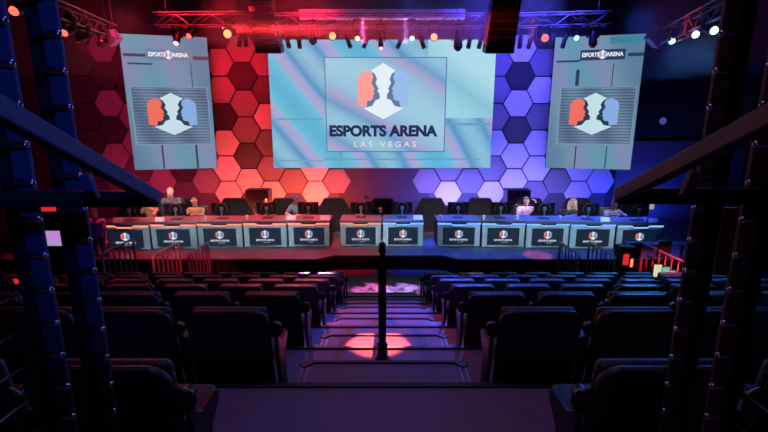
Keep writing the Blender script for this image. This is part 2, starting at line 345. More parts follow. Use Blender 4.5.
# side walls (turned in towards the seats)
def side_wall(name, label, TL, TR, BL, BR, dl, dr, sg):
    a, b = at(*BL, dl), at(*BR, dr); c, d = at(*TL, dl), at(*TR, dr)
    A = Vector(((a.x+c.x)/2, dl, 0)); B = Vector(((b.x+d.x)/2, dr, 0))
    zb = (a.z+b.z)/2; zt = (c.z+d.z)/2; w = (B-A).length; h = zt-zb; ang = math.atan2(B.y-A.y, B.x-A.x)
    mid = (A+B)/2
    t = thing(name, label, 'screen', (mid.x, mid.y, zb), ang)
    MB().box((0, .1, h/2), (w, .14, h)).build('cabinet', 'black', t)
    MB().box((0, .015, h/2), (w, .03, h)).build('display', 'scr_side', t)
    U = lambda u, v: (-w/2+u*w, h-v*h)                    # u,v in 0..1 from the top left
    rect = lambda u0, v0, u1, v1: [U(u0, v0), U(u1, v0), U(u1, v1), U(u0, v1)]
    # striped field
    flat(rect(.045 if sg < 0 else .10, .37, .96 if sg < 0 else .97, .81), t, 'picture_panel', 'e_cream', 0, .003)
    flat(rect(.065 if sg < 0 else .12, .375, .95 if sg < 0 else .96, .80), t, 'striped_field', 'scr_stripe', 0, .006)
    mb = MB()
    if sg < 0:
        mb.prism(rect(.02, .135, .28, .155), -.004, 0); mb.prism(rect(.06, .20, .34, .212), -.004, 0); mb.prism(rect(.82, .14, 1, .165), -.004, 0)
        mb.prism(rect(.34, .81, .36, .995), -.004, 0); mb.prism(rect(.75, .81, .775, .995), -.004, 0); mb.prism(rect(.78, .19, .79, .37), -.004, 0)
    else:
        mb.prism(rect(.03, .17, .30, .185), -.004, 0); mb.prism(rect(.83, .13, 1, .155), -.004, 0); mb.prism(rect(.27, .24, .31, .36), -.004, 0)
        mb.prism(rect(.34, .82, .355, .995), -.004, 0); mb.prism(rect(.70, .82, .712, .995), -.004, 0); mb.prism(rect(.68, .20, .69, .37), -.004, 0)
    mb.build('picture_seam', 'e_dark', t)
    if sg > 0: flat(rect(.62, .012, .995, .06), t, 'picture_band', 'e_teal', 0, .004)
    u0, u1 = (.27, .80) if sg < 0 else (.30, .80)
    flat(rect(u0, .10, u1, .175), t, 'title_bar', 'e_slate' if sg < 0 else 'e_dark', 0, .006)
    x, z = U((u0+u1)/2, .137)
    text_part('lettering', 'ESPORTS', .18, 'e_white', t, (x-w*.135, -.008, z), bold=.006, width=w*.19)
    text_part('lettering', 'ARENA', .18, 'e_white', t, (x+w*.135, -.008, z), bold=.006, width=w*.19)
    emblem(t, h*.033, x, z, -.0065, ['e_white', 'e_heads', 'e_headb', 'e_slate'], .002)
    x, z = U(.515, .575)
    emblem(t, h*.158, x, z, -.0065, ['e_pale2', 'e_heads2', 'e_headb2', 'e_dark'], wide=1.17)
    return t
side_wall('side_video_wall', 'tilted side LED wall with two-heads emblem against the red-lit panels', (118, 33), (205.5, 38), (135.5, 170), (218, 168), 14.75, 15.4, -1)
side_wall('side_video_wall', 'tilted side LED wall with two-heads emblem on the blue-lit side', (556, 38), (646.5, 33), (545, 168), (630, 169.5), 15.4, 14.75, 1)

# ------------------------------------------------------------------ gaming desks
def tv_text(parent):
    pass
DW, DH, DD = 1.24, .78, .75
def make_desk(led, label, grp):
    t = thing('gaming_desk', label, 'desk', (0, 0, 0), 0, grp)
    mb = MB(); mb.box((0, DD/2+.02, DH/2-.03), (DW-.02, DD-.04, DH-.07), bev=.006)
    mb.build('cabinet', 'black', t)
    MB().box((0, .02, .345), (DW-.03, .05, .66), bev=.01).build('front_panel', 'desk', t)
    MB().box((0, DD/2-.02, DH-.025), (DW, DD+.06, .05), bev=.012).build('desktop', 'desktop', t)
    # stepped light strip under the top
    zz = [(-DW/2+.005, .705), (-.23, .705), (-.19, .665), (.19, .665), (.23, .705), (DW/2-.005, .705)]
    lo = [(x, z-.036) for x, z in zz]
    mb = MB()
    for i in range(5): mb.prism([zz[i], zz[i+1], lo[i+1], lo[i]], -.035, -.012)
    mb.build('light_strip', led, t)
    MB().prism([(-.23, .645), (-.27, .60+.085), (-.23, .725), (.23, .725), (.27, .685), (.23, .645), (.19, .615), (-.19, .615)], -.03, -.004).build('fascia_plate', 'badge', t)
    tv = MB().box((0, -.012, .325), (.90, .03, .50), bev=.005).build('screen', 'black', t)
    MB().box((0, -.029, .325), (.87, .006, .47)).build('display', 'e_tv', tv)
    emblem(tv, .118, 0, .39, -.033, ['e_tvw', 'e_tvr', 'e_tvb', 'e_tv'], .003)
    text_part('lettering', 'ESPORTS ARENA', .068, 'e_tvw', tv, (0, -.0335, .222), bold=.002, width=.52)
    text_part('lettering', 'LAS VEGAS', .034, 'e_tvw', tv, (0.04, -.0335, .155), spacing=1.5, width=.16)
    return t
fronts = [(101.5, 149.5), (150.5, 196.5), (197.5, 242.5), (243.5, 287), (288, 330), (340, 381.5), (382.5, 423.5), (437, 480.5), (481.5, 525), (526, 569), (570, 615.5), (616.5, 662)]
dk = {}
desks = []
where = ['at the far end of the left bank', 'second from the end of the left bank', 'middle desk of the left bank', 'second from the gap in the left bank', 'at the inner end of the left bank',
         'left of the centre pair', 'right of the centre pair',
         'at the inner end of the right bank', 'second from the gap in the right bank', 'middle desk of the right bank', 'second from the end of the right bank', 'at the far end of the right bank']
for i, (a, b) in enumerate(fronts):
    m_ = (a+b)/2; off = abs(m_-383)/280
    y = 11.9-.42*off**2
    led = 'led_red' if i < 5 else ('led_mixed' if i == 5 else 'led_blue')
    lab = 'grey gaming desk with %s light strip, %s' % ('a red' if i < 5 else ('a salmon' if i == 5 else 'a blue'), where[i])
    ang = 0
    pa, pb = at(a, 234, y), at(b, 234, y)
    if led not in dk: o = make_desk(led, lab, 'gaming desks along the stage'); dk[led] = o
    else: o = dup(dk[led], label=lab)
    o.location = ((pa.x+pb.x)/2, y, SZ); o.rotation_euler = (0, 0, 0)
    o.scale = ((pb.x-pa.x)/DW, 1, 1)
    desks.append(o)
# reflected red streaks are left to the renderer

# monitors
def make_monitor(label, grp):
    t = thing('gaming_monitor', label, 'monitor', (0, 0, 0), 0, grp)
    MB().box((0, .0, .29), (.6, .035, .36), bev=.012).build('back_shell', 'dark', t)
    MB().box((0, .02, .29), (.57, .006, .33)).build('display', 'e_blue', t)
    rg = MB().ring((0, -.025, .29), .165, .016, 'y', 28, 8, -20, 200).build('ring_mount', 'copper', t, smooth=True)
    mb = MB(); mb.cyl((0, -.035, .03), (0, -.035, .30), .022, .018, 10); mb.box((0, -.03, .3), (.1, .03, .1), bev=.01); mb.build('stand', 'trimmetal', t, smooth=True)
    mb = MB(); mb.box((0, .03, .012), (.3, .2, .02), bev=.008); mb.build('stand_base', 'dark', t)
    return t
rings = [130, 176, 222, 267, 308.5, 361, 402, 458, 500.5, 544, 588, 638]
mon = None
for i, px in enumerate(rings):
    d = desks[i]
    y = d.location.y+.33
    p = at(px, 212, y)
    who = ['behind the end of the slanted beam', 'in front of the bald man', 'third along the red-strip bank', 'with auburn hair showing behind it', 'beside the player in the blue cap', 'in front of the dark-capped player', 'on the right-hand centre desk', 'at the inner end of the blue-strip bank', 'second along the blue-strip bank', 'beside the player in pale pink', 'beside the bearded man', 'at the outer end of the blue-strip bank']
    lab = 'dark gaming monitor with ring stand mount, ' + who[i]
    if mon is None: mon = make_monitor(lab, 'monitors on the gaming desks'); o = mon
    else: o = dup(mon, label=lab)
    o.location = (p.x, y, SZ+DH+.001)

# small things on the desks
def on_desk(px, dy=.15):
    d = min(desks, key=lambda o: abs(o.location.x-at(px, 218, o.location.y).x))
    y = d.location.y+dy; p = at(px, 217, y); lim = DW*d.scale.x/2-.08
    return (max(d.location.x-lim, min(d.location.x+lim, p.x)), y, SZ+DH+.001)
cup = None
for px, lab in ((205, 'white paper cup on the third desk from the left end'), (247, 'white paper cup on the fourth desk from the left end'), (440.5, 'white paper cup at the inner corner of the right bank'),
                (484, 'white paper cup between two monitors of the right bank'), (517, 'white paper cup beside the player in pale pink'), (560, 'white paper cup beside the bearded man')):
    if cup is None:
        t = thing('paper_cup', lab, 'cup', (0, 0, 0), 0, 'paper cups on the gaming desks')
        MB().cyl((0, 0, 0), (0, 0, .11), .032, .044, 14).build('cup_body', 'white', t, smooth=True)
        MB().cyl((0, 0, .11), (0, 0, .124), .047, .043, 14).build('lid', 'whitepl', t, smooth=True); cup = t
    else: t = dup(cup, label=lab)
    t.location = on_desk(px)
card = None
for px, lab in ((118, 'white folded card on the leftmost desk'), (160, 'white folded card in front of the bald man'), (287, 'white folded card beside the player in the blue cap'),
                (325, 'white folded card at the end of the left bank'), (418, 'white folded card on the right-hand centre desk'), (605, 'bright white folded card by the player in the numbered jersey'), (653, 'bright white folded card on the rightmost desk')):
    if card is None:
        mb = MB(); mb.prism([(-.06, 0), (-.052, 0), (0, .102), (.052, 0), (.06, 0), (0, .115)], -.13, .13, 'yz')
        card = mb.build('folded_card', 'white'); tag(card, lab, 'card', 'folded cards on the gaming desks'); o = card
    else:
        o = card.copy(); COL.objects.link(o); o['label'] = lab
    o.location = on_desk(px, .12)

# ------------------------------------------------------------------ black hexagonal flats behind the desks
FR = .61
hexf = [(FR*math.cos(R(60*i)), FR*math.sin(R(60*i))+FR*.866+.04) for i in range(6)]
fl = None
for i, px in enumerate((135, 184.5, 234, 284, 333.5, 383, 432, 480.5, 530, 578, 626)):
    w = ['left end of the row, behind the slanted beam', 'behind the bald man', 'third from the left end of the row', 'behind the player in the blue cap', 'in the gap left of the centre desks', 'behind the centre desks', 'in the gap right of the centre desks', 'behind the inner desks of the right bank', 'behind the player in pale pink', 'behind the bearded man', 'right end of the row']
    lab = 'black hexagonal stage flat, ' + w[i]
    if fl is None:
        fl = thing('hexagonal_stage_flat', lab, 'stage flat', (0, 0, 0), 0, 'black hexagonal flats in a row behind the desks')
        MB().prism(hexf, -.09, .09).build('hexagon_body', 'hexbox', fl, bevel=.01)
        lip = MB(); lip.prism([(a*1.0, (b-FR*.866-.04)*1.0+FR*.866+.04) for a, b in hexf], -.105, -.09); lip.build('edge_frame', 'dark', fl)
        MB().box((0, 0, .02), (.7, .36, .04), bev=.008).build('foot_plate', 'black', fl); o = fl
    else: o = dup(fl, label=lab)
    o.location = (at(px, 200, 13.75).x, 13.75, SZ+.001)
# subwoofer stacks beside
for a, b, lab in ((247, 270, 'tall dark speaker cabinet standing before the red-lit wall'), (505.5, 529, 'tall dark speaker cabinet standing before the blue-lit wall')):
    p0, p1 = at(a, 189, 14.5), at(b, 189, 14.5); h = p0.z-SZ
    t = thing('speaker_cabinet', lab, 'speaker', ((p0.x+p1.x)/2, 14.5, SZ+.001), 0, 'speaker cabinets behind the desks')
    MB().box((0, 0, h/2), (p1.x-p0.x, .5, h), bev=.015).build('cabinet', 'subcab', t)
    mb = MB(); mb.box((0, -.256, h/2), (p1.x-p0.x-.08, .012, h-.1)); mb.build('grille', 'subcab', t)

# ------------------------------------------------------------------ people
def remeshed(caps, balls, voxel, name, m, parent, smooth_it=4):
    """one continuous surface round a set of tapered limbs"""
    mb = MB()
    for p0, p1, r0, r1 in caps:
        mb.cyl(p0, p1, r0, r1, 14); mb.sph(p0, r0, u=14, v=8); mb.sph(p1, r1, u=14, v=8)
    for c, r, sc, rot in balls: mb.sph(c, r, sc, rot, 18, 12)
    me = bpy.data.meshes.new('tmp'); mb.bm.to_mesh(me); mb.bm.free()
    o = bpy.data.objects.new('tmp', me); COL.objects.link(o)
    r = o.modifiers.new('r', 'REMESH'); r.mode = 'VOXEL'; r.voxel_size = voxel
    s = o.modifiers.new('s', 'SMOOTH'); s.iterations = smooth_it; s.factor = .5
    bpy.context.view_layer.update()
    out = bpy.data.meshes.new_from_object(o.evaluated_get(bpy.context.evaluated_depsgraph_get()))
    bpy.data.objects.remove(o); bpy.data.meshes.remove(me)
    out.name = name; out.materials.clear(); out.materials.append(M[m])
    out.polygons.foreach_set('use_smooth', [True]*len(out.polygons))
    q = bpy.data.objects.new(name, out); COL.objects.link(q); q.parent = parent
    return q
def hand(wr, d, caps, side):
    """palm, four unequal curled fingers and a thumb from the side of the palm"""
    wr = Vector(wr); d = Vector(d).normalized(); up = Vector((0, 0, 1))
    x = d.cross(up).normalized(); n = x.cross(d).normalized()
    pe = wr+d*.085
    for k, L in zip((-1.5, -.5, .5, 1.5), (.062, .076, .08, .07)):
        b = pe+x*k*.02; caps.append((wr+d*.02+x*k*.012, b, .016, .012))
        m_ = b+d*L*.5-n*.006; e = m_+d*L*.42-n*.028
        caps.append((b, m_, .0105, .0095)); caps.append((m_, e, .0095, .008))
    tb = wr+d*.03-x*side*.028; te = tb+d*.045-x*side*.03; caps.append((tb, te, .013, .011)); caps.append((te, te+d*.028-n*.008, .011, .009))
def person(label, px, py, y, shirt, skin, seated=True, size=1.0, turn=0, lean=0, arms=((.16, -.46), (.16, -.46)), raise_l=None, hair=None, haircol='hairdark', cap=None, beard=None, headset=False, number=None, floor_z=None, long_hair=False, trousers='denim', grp=None):
    """py is the photo row of the head's centre"""
    hp = at(px, py, y)
    fz = SZ if floor_z is None else floor_z
    hs = (hp.z-fz)/size                         # head height above the floor in body units
    t = thing('person', label, 'person', (hp.x, y, fz), R(turn), grp); t.scale = (size,)*3
    H = Vector((0, 0, hs)); base = hs-.72       # pelvis height
    S = lambda x, yy, z: Vector((x, yy-lean*(z-base)/.72, z))
    H = S(0, -.03, hs); neck = S(0, 0, hs-.15); chest = S(0, .02, hs-.36); pel = Vector((0, .03, base))
    caps = []; balls = []
    balls.append((H+Vector((0, 0, .015)), .1, (.80, .98, 1.16), (0, 0, 0)))
    caps.append((H+Vector((0, -.035, -.06)), H+Vector((0, -.05, -.085)), .052, .036))     # jaw
    balls.append((H+Vector((0, -.102, -.012)), .02, (.75, 1, 1.3), (0, 0, 0)))            # nose
    balls.append((H+Vector((0, -.088, -.055)), .022, (1.2, .5, .5), (0, 0, 0)))           # mouth
    for s in (-1, 1): balls.append((H+Vector((s*.083, .005, 0)), .028, (.4, .8, 1.2), (0, 0, 0)))
    caps.append((neck+Vector((0, .01, -.04)), H+Vector((0, .02, -.05)), .056, .052))
    caps.append((chest+Vector((-.07, 0, .06)), chest+Vector((.07, 0, .06)), .12, .12)); caps.append((chest, pel, .135, .14))
    caps.append((pel+Vector((-.07, 0, 0)), pel+Vector((.07, 0, 0)), .12, .12))
    sh = {}; top = []; leg = []; feet = {}
    for s in (-1, 1):
        a = S(s*.19, .01, hs-.245); sh[s] = a; caps.append((chest+Vector((s*.06, 0, .09)), a, .085, .066))
        wx, wy = arms[0 if s < 0 else 1]
        w = Vector((s*wx, wy, max(base+.22, .80/size)+.035)) if seated else Vector((s*.27, -.06, hs-.80))
        if raise_l and s == raise_l[0]: w = Vector(raise_l[1])
        mid = (a+w)/2; d = (w-a).length; L = .28; bend = math.sqrt(max(.0004, L*L-(d/2)**2)) if d < 2*L else .02
        e = mid+Vector((s*.75, .1, -.65)).normalized()*bend
        if d > .58: w = a+(w-a).normalized()*.57; e = (a+w)/2+Vector((s*.02, 0, -.02))
        caps += [(a, e, .05, .041), (e, w, .04, .027)]
        top += [(a, a+(e-a)*.72, .066, .062)]
        hd = (w-e); hand(w, (hd.x, hd.y, hd.z*.4), caps, s)
        hip = pel+Vector((s*.09, -.02, -.02))
        if seated:
            k = Vector((s*.15, -.43, base-.01)); an = Vector((s*.14, -.40, .085))
        else:
            k = Vector((s*.10, -.03, base*.53)); an = Vector((s*.1, .02, .085))
        caps += [(hip, k, .085, .058), (k, an, .055, .038), (an, an+Vector((0, -.13, -.045)), .038, .03)]
        leg += [(hip, k, .096, .07), (k, an+Vector((0, 0, .03)), .068, .052)]
        feet[s] = an
    remeshed(caps, balls, .0095, 'body', skin, t)
    tc = [(chest+Vector((-.07, 0, .06)), chest+Vector((.07, 0, .06)), .135, .135), (chest, pel+Vector((0, 0, .02)), .15, .152), (pel+Vector((-.06, 0, .02)), pel+Vector((.06, 0, .02)), .135, .135)] + top
    for s in (-1, 1): tc.append((chest+Vector((s*.05, 0, .085)), sh[s], .099, .08))
    ob = remeshed(tc, [], .014, 'shirt', shirt, t)
    if number:
        zt = hs-.45
        text_part('lettering', number, .26, 'printwhite', ob, (0, -.19-lean*(zt-base)/.72, zt), bold=.012, depth=.012, width=.24)
    remeshed(leg+[(pel+Vector((-.07, 0, -.01)), pel+Vector((.07, 0, -.01)), .132, .132)], [], .016, 'trousers', trousers, t)
    for s in (-1, 1):
        mb = MB(); a = feet[s]; mb.sph((a.x, a.y-.07, .045), .06, (.8, 2.2, .72), u=14, v=8); mb.box((a.x, a.y-.07, .012), (.085, .25, .022), bev=.01); mb.build('shoe', 'shoe', t, smooth=True)
        MB().sph(H+Vector((s*.031, -.089, .012)), .011, u=10, v=6).build('eye', 'eye', t, smooth=True)
    def shell(r, zc, sc, name, m, cut):
        mb = MB(); mb.sph((0, 0, 0), r, sc, u=20, v=14)
        bmesh.ops.delete(mb.bm, geom=[v for v in mb.bm.verts if cut(v.co)], context='VERTS')
        o = mb.build(name, m, t, loc=H+Vector((0, .004, zc)), smooth=True); md = o.modifiers.new('thick', 'SOLIDIFY'); md.thickness = .008; return o
    if hair: shell(.108, .022, (.86, 1.04, 1.14), 'hair', haircol, lambda c: c.z < (.03 if c.y < -.01 else (-.13 if long_hair else -.05)) - (0 if c.y < -.01 else c.y*.3))
    if long_hair:
        mb = MB()
        for s in (-1, 1): mb.tube([H+Vector((s*.085, .02, .05)), H+Vector((s*.1, .03, -.06)), H+Vector((s*.11, .01, -.19)), H+Vector((s*.1, -.02, -.28))], .036, 10)
        mb.build('hair', haircol, t, smooth=True)
    if cap:
        o = shell(.112, .03, (.86, 1.04, 1.05), 'cap', cap, lambda c: c.z < .02)
        b = MB(); b.sph((0, -.135, .045), .075, (1.0, 1.0, .12), rot=(R(8), 0, 0)); b.build('brim', cap, o, smooth=True)
    if beard:
        mb = MB(); mb.sph(H+Vector((0, -.066, -.10)), .055, (1.05, .72, 1.25)); mb.build('beard', beard, t, smooth=True)
    if headset:
        mb = MB(); mb.ring(H+Vector((0, .01, .02)), .118, .012, 'y', 20, 8, -5, 185)
        for s in (-1, 1): mb.cyl(H+Vector((s*.088, .01, 0)), H+Vector((s*.122, .01, 0)), .042, .042, 14)
        mb.build('headset', 'dark', t, smooth=True)
    if seated: return t, pel, hp.x, y, fz, base*size
    return t
seat_info = []
P = lambda *a, **k: seat_info.append((person(*a, **k), k.get('turn', 0)))
YP = 12.95
P('person with raised arm in mottled tan shirt seated left of the bald man', 149.5, 201.5, YP, 'tan', 'skin2', hair=True, raise_l=(1, (.12, -.40, 1.05)), size=1.0)
P('bald person in grey polo shirt seated high behind a monitor', 170.5, 191.5, YP+.05, 'greyshirt', 'skin2', size=1.16, arms=((.24, -.42), (.2, -.42)), beard='hairblond')
P('person in tan hooded top and headset leaning on the third desk', 195, 202, YP, 'tan', 'skin', cap='tan', headset=True)
P('person with auburn hair mostly hidden behind a monitor', 266.5, 203, YP+.05, 'blackshirt', 'skin2', hair=True, haircol='hairred')
P('person in blue cap and teal shirt between two left-bank monitors', 297, 199, YP-.05, 'teal', 'skin2', cap='bluecap', hair=True, lean=.05)
P('person in dark cap reaching a hand across the centre desk', 366, 200, YP, 'blackshirt', 'skin2', cap='greyshirt', raise_l=(1, (.44, -.32, .98)))
P('person in pale pink patterned top holding one hand beside the head', 526, 201, YP-.05, 'pinkshirt', 'skin2', hair=True, haircol='greyshirt', raise_l=(1, (.20, -.22, 1.2)))
P('bearded person with long fair hair in black shirt at the right bank', 572.5, 203, YP-.1, 'blackshirt', 'skin2', size=1.12, beard='hairblond', hair=True, haircol='hairblond', long_hair=True, arms=((.12, -.44), (.1, -.44)), turn=8)
P('person in grey jersey printed 23 at the far right desk', 613, 204, YP-.1, 'jersey', 'skinb', cap='greyshirt', number='23', lean=.06)
person('person standing in purple top at the far left of the desks', 94.5, 213, 11.0, 'purple', 'skin', seated=False, hair=True, floor_z=SZ, size=.9)

# chairs the players sit on
ch = None
for (t, pel, x, y, fz, hb), turn in seat_info:
    lab = 'black gaming chair under the ' + t['label']
    lab = ' '.join(lab.split()[:16])
    sh = (hb-.16)
    c = thing('gaming_chair', lab, 'chair', (x, y, fz+.001), R(turn), 'gaming chairs of the seated players')
    MB().box((0, -.12, sh-.03), (.52, .52, .09), bev=.035).build('seat', 'seat', c, smooth=True)
    MB().box((0, .26, sh+.36), (.5, .1, .72), rot=(R(-8), 0, 0), bev=.04).build('backrest', 'seat', c, smooth=True)
    MB().cyl((0, -.1, .09), (0, -.1, sh-.06), .035, .03, 14).build('gas_lift', 'chrome', c, smooth=True)
    for k in range(5):
        a = R(72*k+18); dx, dy = math.cos(a), math.sin(a)
        lg = MB().cyl((0, -.1, .09), (dx*.3, -.1+dy*.3, .07), .028, .02, 8).build('leg', 'dark', c)
        MB().cyl((dx*.3-dy*.02, -.1+dy*.3+dx*.02, .03), (dx*.3+dy*.02, -.1+dy*.3-dx*.02, .03), .03, .03, 12).build('caster', 'dark', lg)

# ------------------------------------------------------------------ theatre seats
def make_seat(label, grp):
    t = thing('theatre_seat', label, 'seat', (0, 0, 0), 0, grp)
    tilt = R(9)
    prof = [(-.29, .10), (.29, .10), (.315, .60), (.312, .80), (.285, .855), (.235, .875), (-.235, .875), (-.285, .855), (-.312, .80), (-.315, .60)]
    arc = lambda cx, cz, r, a0, a1: [(cx+r*math.cos(R(a0+(a1-a0)*i/7)), cz+r*math.sin(R(a0+(a1-a0)*i/7))) for i in range(8)]
    prof = [(-.295, .10), (.295, .10)]+arc(.20, .805, .095, 0, 90)+arc(-.20, .805, .095, 90, 180)
    mb = MB(); mb.prism(prof, 0, .045)
    o = mb.build('back_shell', 'seat', t, rot=(tilt, 0, 0), loc=(0, .10, 0), bevel=.014)
    mb = MB(); mb.box((0, .08, .612), (.55, .075, .55), bev=.036, seg=3)
    mb.build('back_cushion', 'seatfab', t, rot=(tilt, 0, 0), loc=(0, .10, 0), smooth=True)
    MB().box((0, .30, .42), (.52, .44, .11), rot=(R(3), 0, 0), bev=.04, seg=3).build('seat_cushion', 'seatfab', t, smooth=True)
    for s in (-1, 1):
        a = MB()
        a.prism([(.08, .0), (.30, .0), (.24, .06), (.2, .46), (.29, .53), (.31, .57), (.28, .60), (.12, .60), (.04, .66), (.01, .52), (.10, .1)], s*.335-.016, s*.335+.016, 'yz')
        arm = a.build('armrest', 'arm', t, bevel=.006)
    cu = MB(); cu.ring((.335, -.02, .745), .045, .016, 'y', 20, 8); cu.cyl((.335, -.03, .745), (.335, .045, .745), .042, .036, 16); cu.box((.335, .03, .66), (.026, .03, .13), bev=.006)
    cu.build('cup_holder', 'arm', t, smooth=True)
    return t
seat0 = None
rowname = ['back row', 'second row from the back', 'third row from the back', 'fourth row from the back', 'fifth row from the back', 'sixth row from the back', 'front row']
for side in (-1, 1):
    sn = 'red-lit side' if side < 0 else 'blue-lit side'
    for i in range(7):
        z = max(0, Z0-RISE*i); yb = Y0+D*(i-1)+.10
        for k in range(8):
            x = side*(1.12+.70*k)
            if i == 0: x = side*(1.15+.70*k)
            if i == 0 and k > 1: continue
            lim = 405/430*(yb*.978+(3.85-z-.6)*.21)
            if abs(x)-.35 > lim: continue
            lab = 'black padded seat, %s from the aisle in the %s, %s' % (ORD[k], rowname[i], sn)
            g = 'theatre seats on the %s' % sn
            if seat0 is None: seat0 = make_seat(lab, g); o = seat0
            else: o = dup(seat0, label=lab); o['group'] = g
            o.location = (x, yb-(.17 if i == 0 else 0), z+.001); o.scale = (1, 1, (1, .985, .98, .96, .945, .93, .91)[i])
            if side > 0:
                for c in o.children:
                    if c.name.startswith('cup_holder'): c.location.x = -.67

# ------------------------------------------------------------------ aisle handrail
pb = at(382.3, 361, 3.68); zb = Z0-RISE
t = thing('aisle_handrail', 'black tubular handrail standing in the middle of the aisle steps', 'handrail', (pb.x, 3.68, zb+.001))
rp = [(0, 0, .05), (0, 0, 1.0), (0, .02, 1.055), (0, .07, 1.085), (0, .14, 1.08), (0, 1.9, .55), (0, 2.0, .51), (0, 2.05, .45), (0, 2.06, -.55)]
MB().tube(rp, .037, 14).build('rail', 'blackgloss', t, smooth=True)
for yy, zz in ((0, 0), (2.06, -RISE*2+.0)):
    mb = MB(); mb.cyl((0, yy, zz), (0, yy, zz+.015), .07, n=18); mb.cyl((0, yy, zz+.015), (0, yy, zz+.16), .054, .05, 18); mb.build('floor_socket', 'blackgloss', t, smooth=True)

# ------------------------------------------------------------------ steel posts, cable rails and sloping beams beside the camera
ZP = Z0+RISE
for s, sn, m_ in ((-1, 'left', 'steel'), (1, 'right', 'steel')):
    t = thing('cable_railing', '%s pair of tall steel posts strung with tension cables, before the %s' % (('blue-lit', 'red-lit panels') if s < 0 else ('brown-lit', 'blue wall')), 'railing', (1.10 if s > 0 else -1.06, 1.38, ZP+.001), 0, 'tall posts with cables')
    fit = None
    for yy, xo in ((1.46, -.004), (1.28, .012)):
        lx = s*xo; ly = yy-1.38
        po = MB().box((lx, ly, 1.25), (.056, .014, 2.5), bev=.002).build('post', m_, t)
        MB().box((lx+s*.062, ly+.03, 1.25), (.07, .014, 2.5)).build('side_plate', 'black', po)
        for k in range(20):
            if fit is None:
                mb = MB(); mb.mi = 0; mb.cyl((-s*.004, 0, 0), (-s*.034, 0, 0), .0085, n=10); mb.sph((-s*.037, 0, 0), .0115, u=12, v=8)
                mb.mi = 1; mb.cyl((s*.05, 0, 0), (-s*.004, 0, 0), .0125, n=10)
                fit = mb.build('cable_fitting', ['chrome', 'black'], po, smooth=True); f_ = fit
            else:
                f_ = fit.copy(); COL.objects.link(f_); f_.parent = po
            f_.location = (lx+s*.006, ly-.017, .10+.112*k)
        MB().box((lx+s*.02, ly, .006), (.16, .12, .01), bev=.003).build('base_plate', 'black', po)
    c0 = None
    for k in range(0, 9):
        z = .10+.112*k
        if c0 is None: c0 = MB().cyl((s*.05, -.10, 0), (s*.05, -1.1, 0), .004, n=6).build('tension_cable', 'cable', t, smooth=True); c = c0
        else: c = c0.copy(); COL.objects.link(c); c.parent = t
        c.location = (0, 0, z)
for s in (-1, 1):
    if s < 0: e = at(156, 198, 1.2); n0 = at(-70, 70, .60); c1 = at(-60, 196, 1.2); br = (90, 187)
    else: e = at(620, 195, 1.2); n0 = at(842, 80, .60); c1 = at(830, 195, 1.2); br = (690, 184)
    org = e.copy()
    t = thing('sloping_beam', 'dark steel beam sloping down in front of the %s posts' % ('blue-lit' if s < 0 else 'brown-lit'), 'beam', tuple(org), 0, 'sloping beams beside the posts')
    d = n0-e; mb = MB()
    ln = d.length; q = d.normalized()
    pitch = math.asin(q.z); yaw = math.atan2(q.y, q.x)
    mb.box((0, 0, 0), (ln, .03, .036), bev=.003)
    mb.build('beam', 'steel', t, loc=d/2, rot=Euler((0, -pitch, yaw)))
    c = c1-e; MB().box((c.x/2+s*.01, .035, -.008), (abs(c.x), .03, .046), bev=.004).build('cross_bar', 'black', t)
    b = at(*br, 1.14)-e
    MB().box((b.x, b.y, b.z), (.026, .02, .07), rot=(0, R(-14*s*-1), 0), bev=.003).build('bracket', 'steel', t)
    # carrying the beam: an upright outside the frame from the cross bar to the floor
    MB().box((c.x+s*.02, .035, (ZP-e.z)/2), (.06, .05, e.z-ZP-.004), bev=.003).build('upright', 'black', t)

# ------------------------------------------------------------------ guard railings before the stage
rl = None
for x, y0, y1, lab in ((-6.4, 9.35, 10.6, 'dark balustrade beside the far left end of the front rows'), (-5.25, 9.35, 10.6, 'red-lit balustrade, second from the far left of the front rows'), (-4.5, 9.5, 10.6, 'curved-top balustrade nearest the aisle on the red-lit side'),
                       (4.5, 9.5, 10.6, 'dark balustrade nearest the aisle on the blue-lit side'), (5.25, 9.35, 10.6, 'dark balustrade left of the bright red balustrade'), (6.38, 8.45, 10.2, 'bright red-lit balustrade in front of the glowing monitors')):
    t = thing('balustrade', lab, 'railing', (x, y0, .001), 0, 'balustrades before the stage')
    L = y1-y0; h = .90 if abs(x) < 6 else .98
    MB().tube([(0, 0, h-.08), (0, .03, h-.02), (0, .09, h), (0, L, h)], .022, 10).build('top_rail', 'railgrey', t, smooth=True)
    MB().box((0, L/2, .10), (.03, L, .03)).build('bottom_rail', 'railgrey', t)
    for yy in (0, L): MB().box((0, yy, h/2-.02), (.045, .045, h-.04), bev=.004).build('newel_post', 'railgrey', t)
    n = 6 if L < 1.5 else 8
    for k in range(1, n): MB().cyl((0, L*k/n, .1), (0, L*k/n, h), .015, n=8).build('baluster', 'railgrey', t)

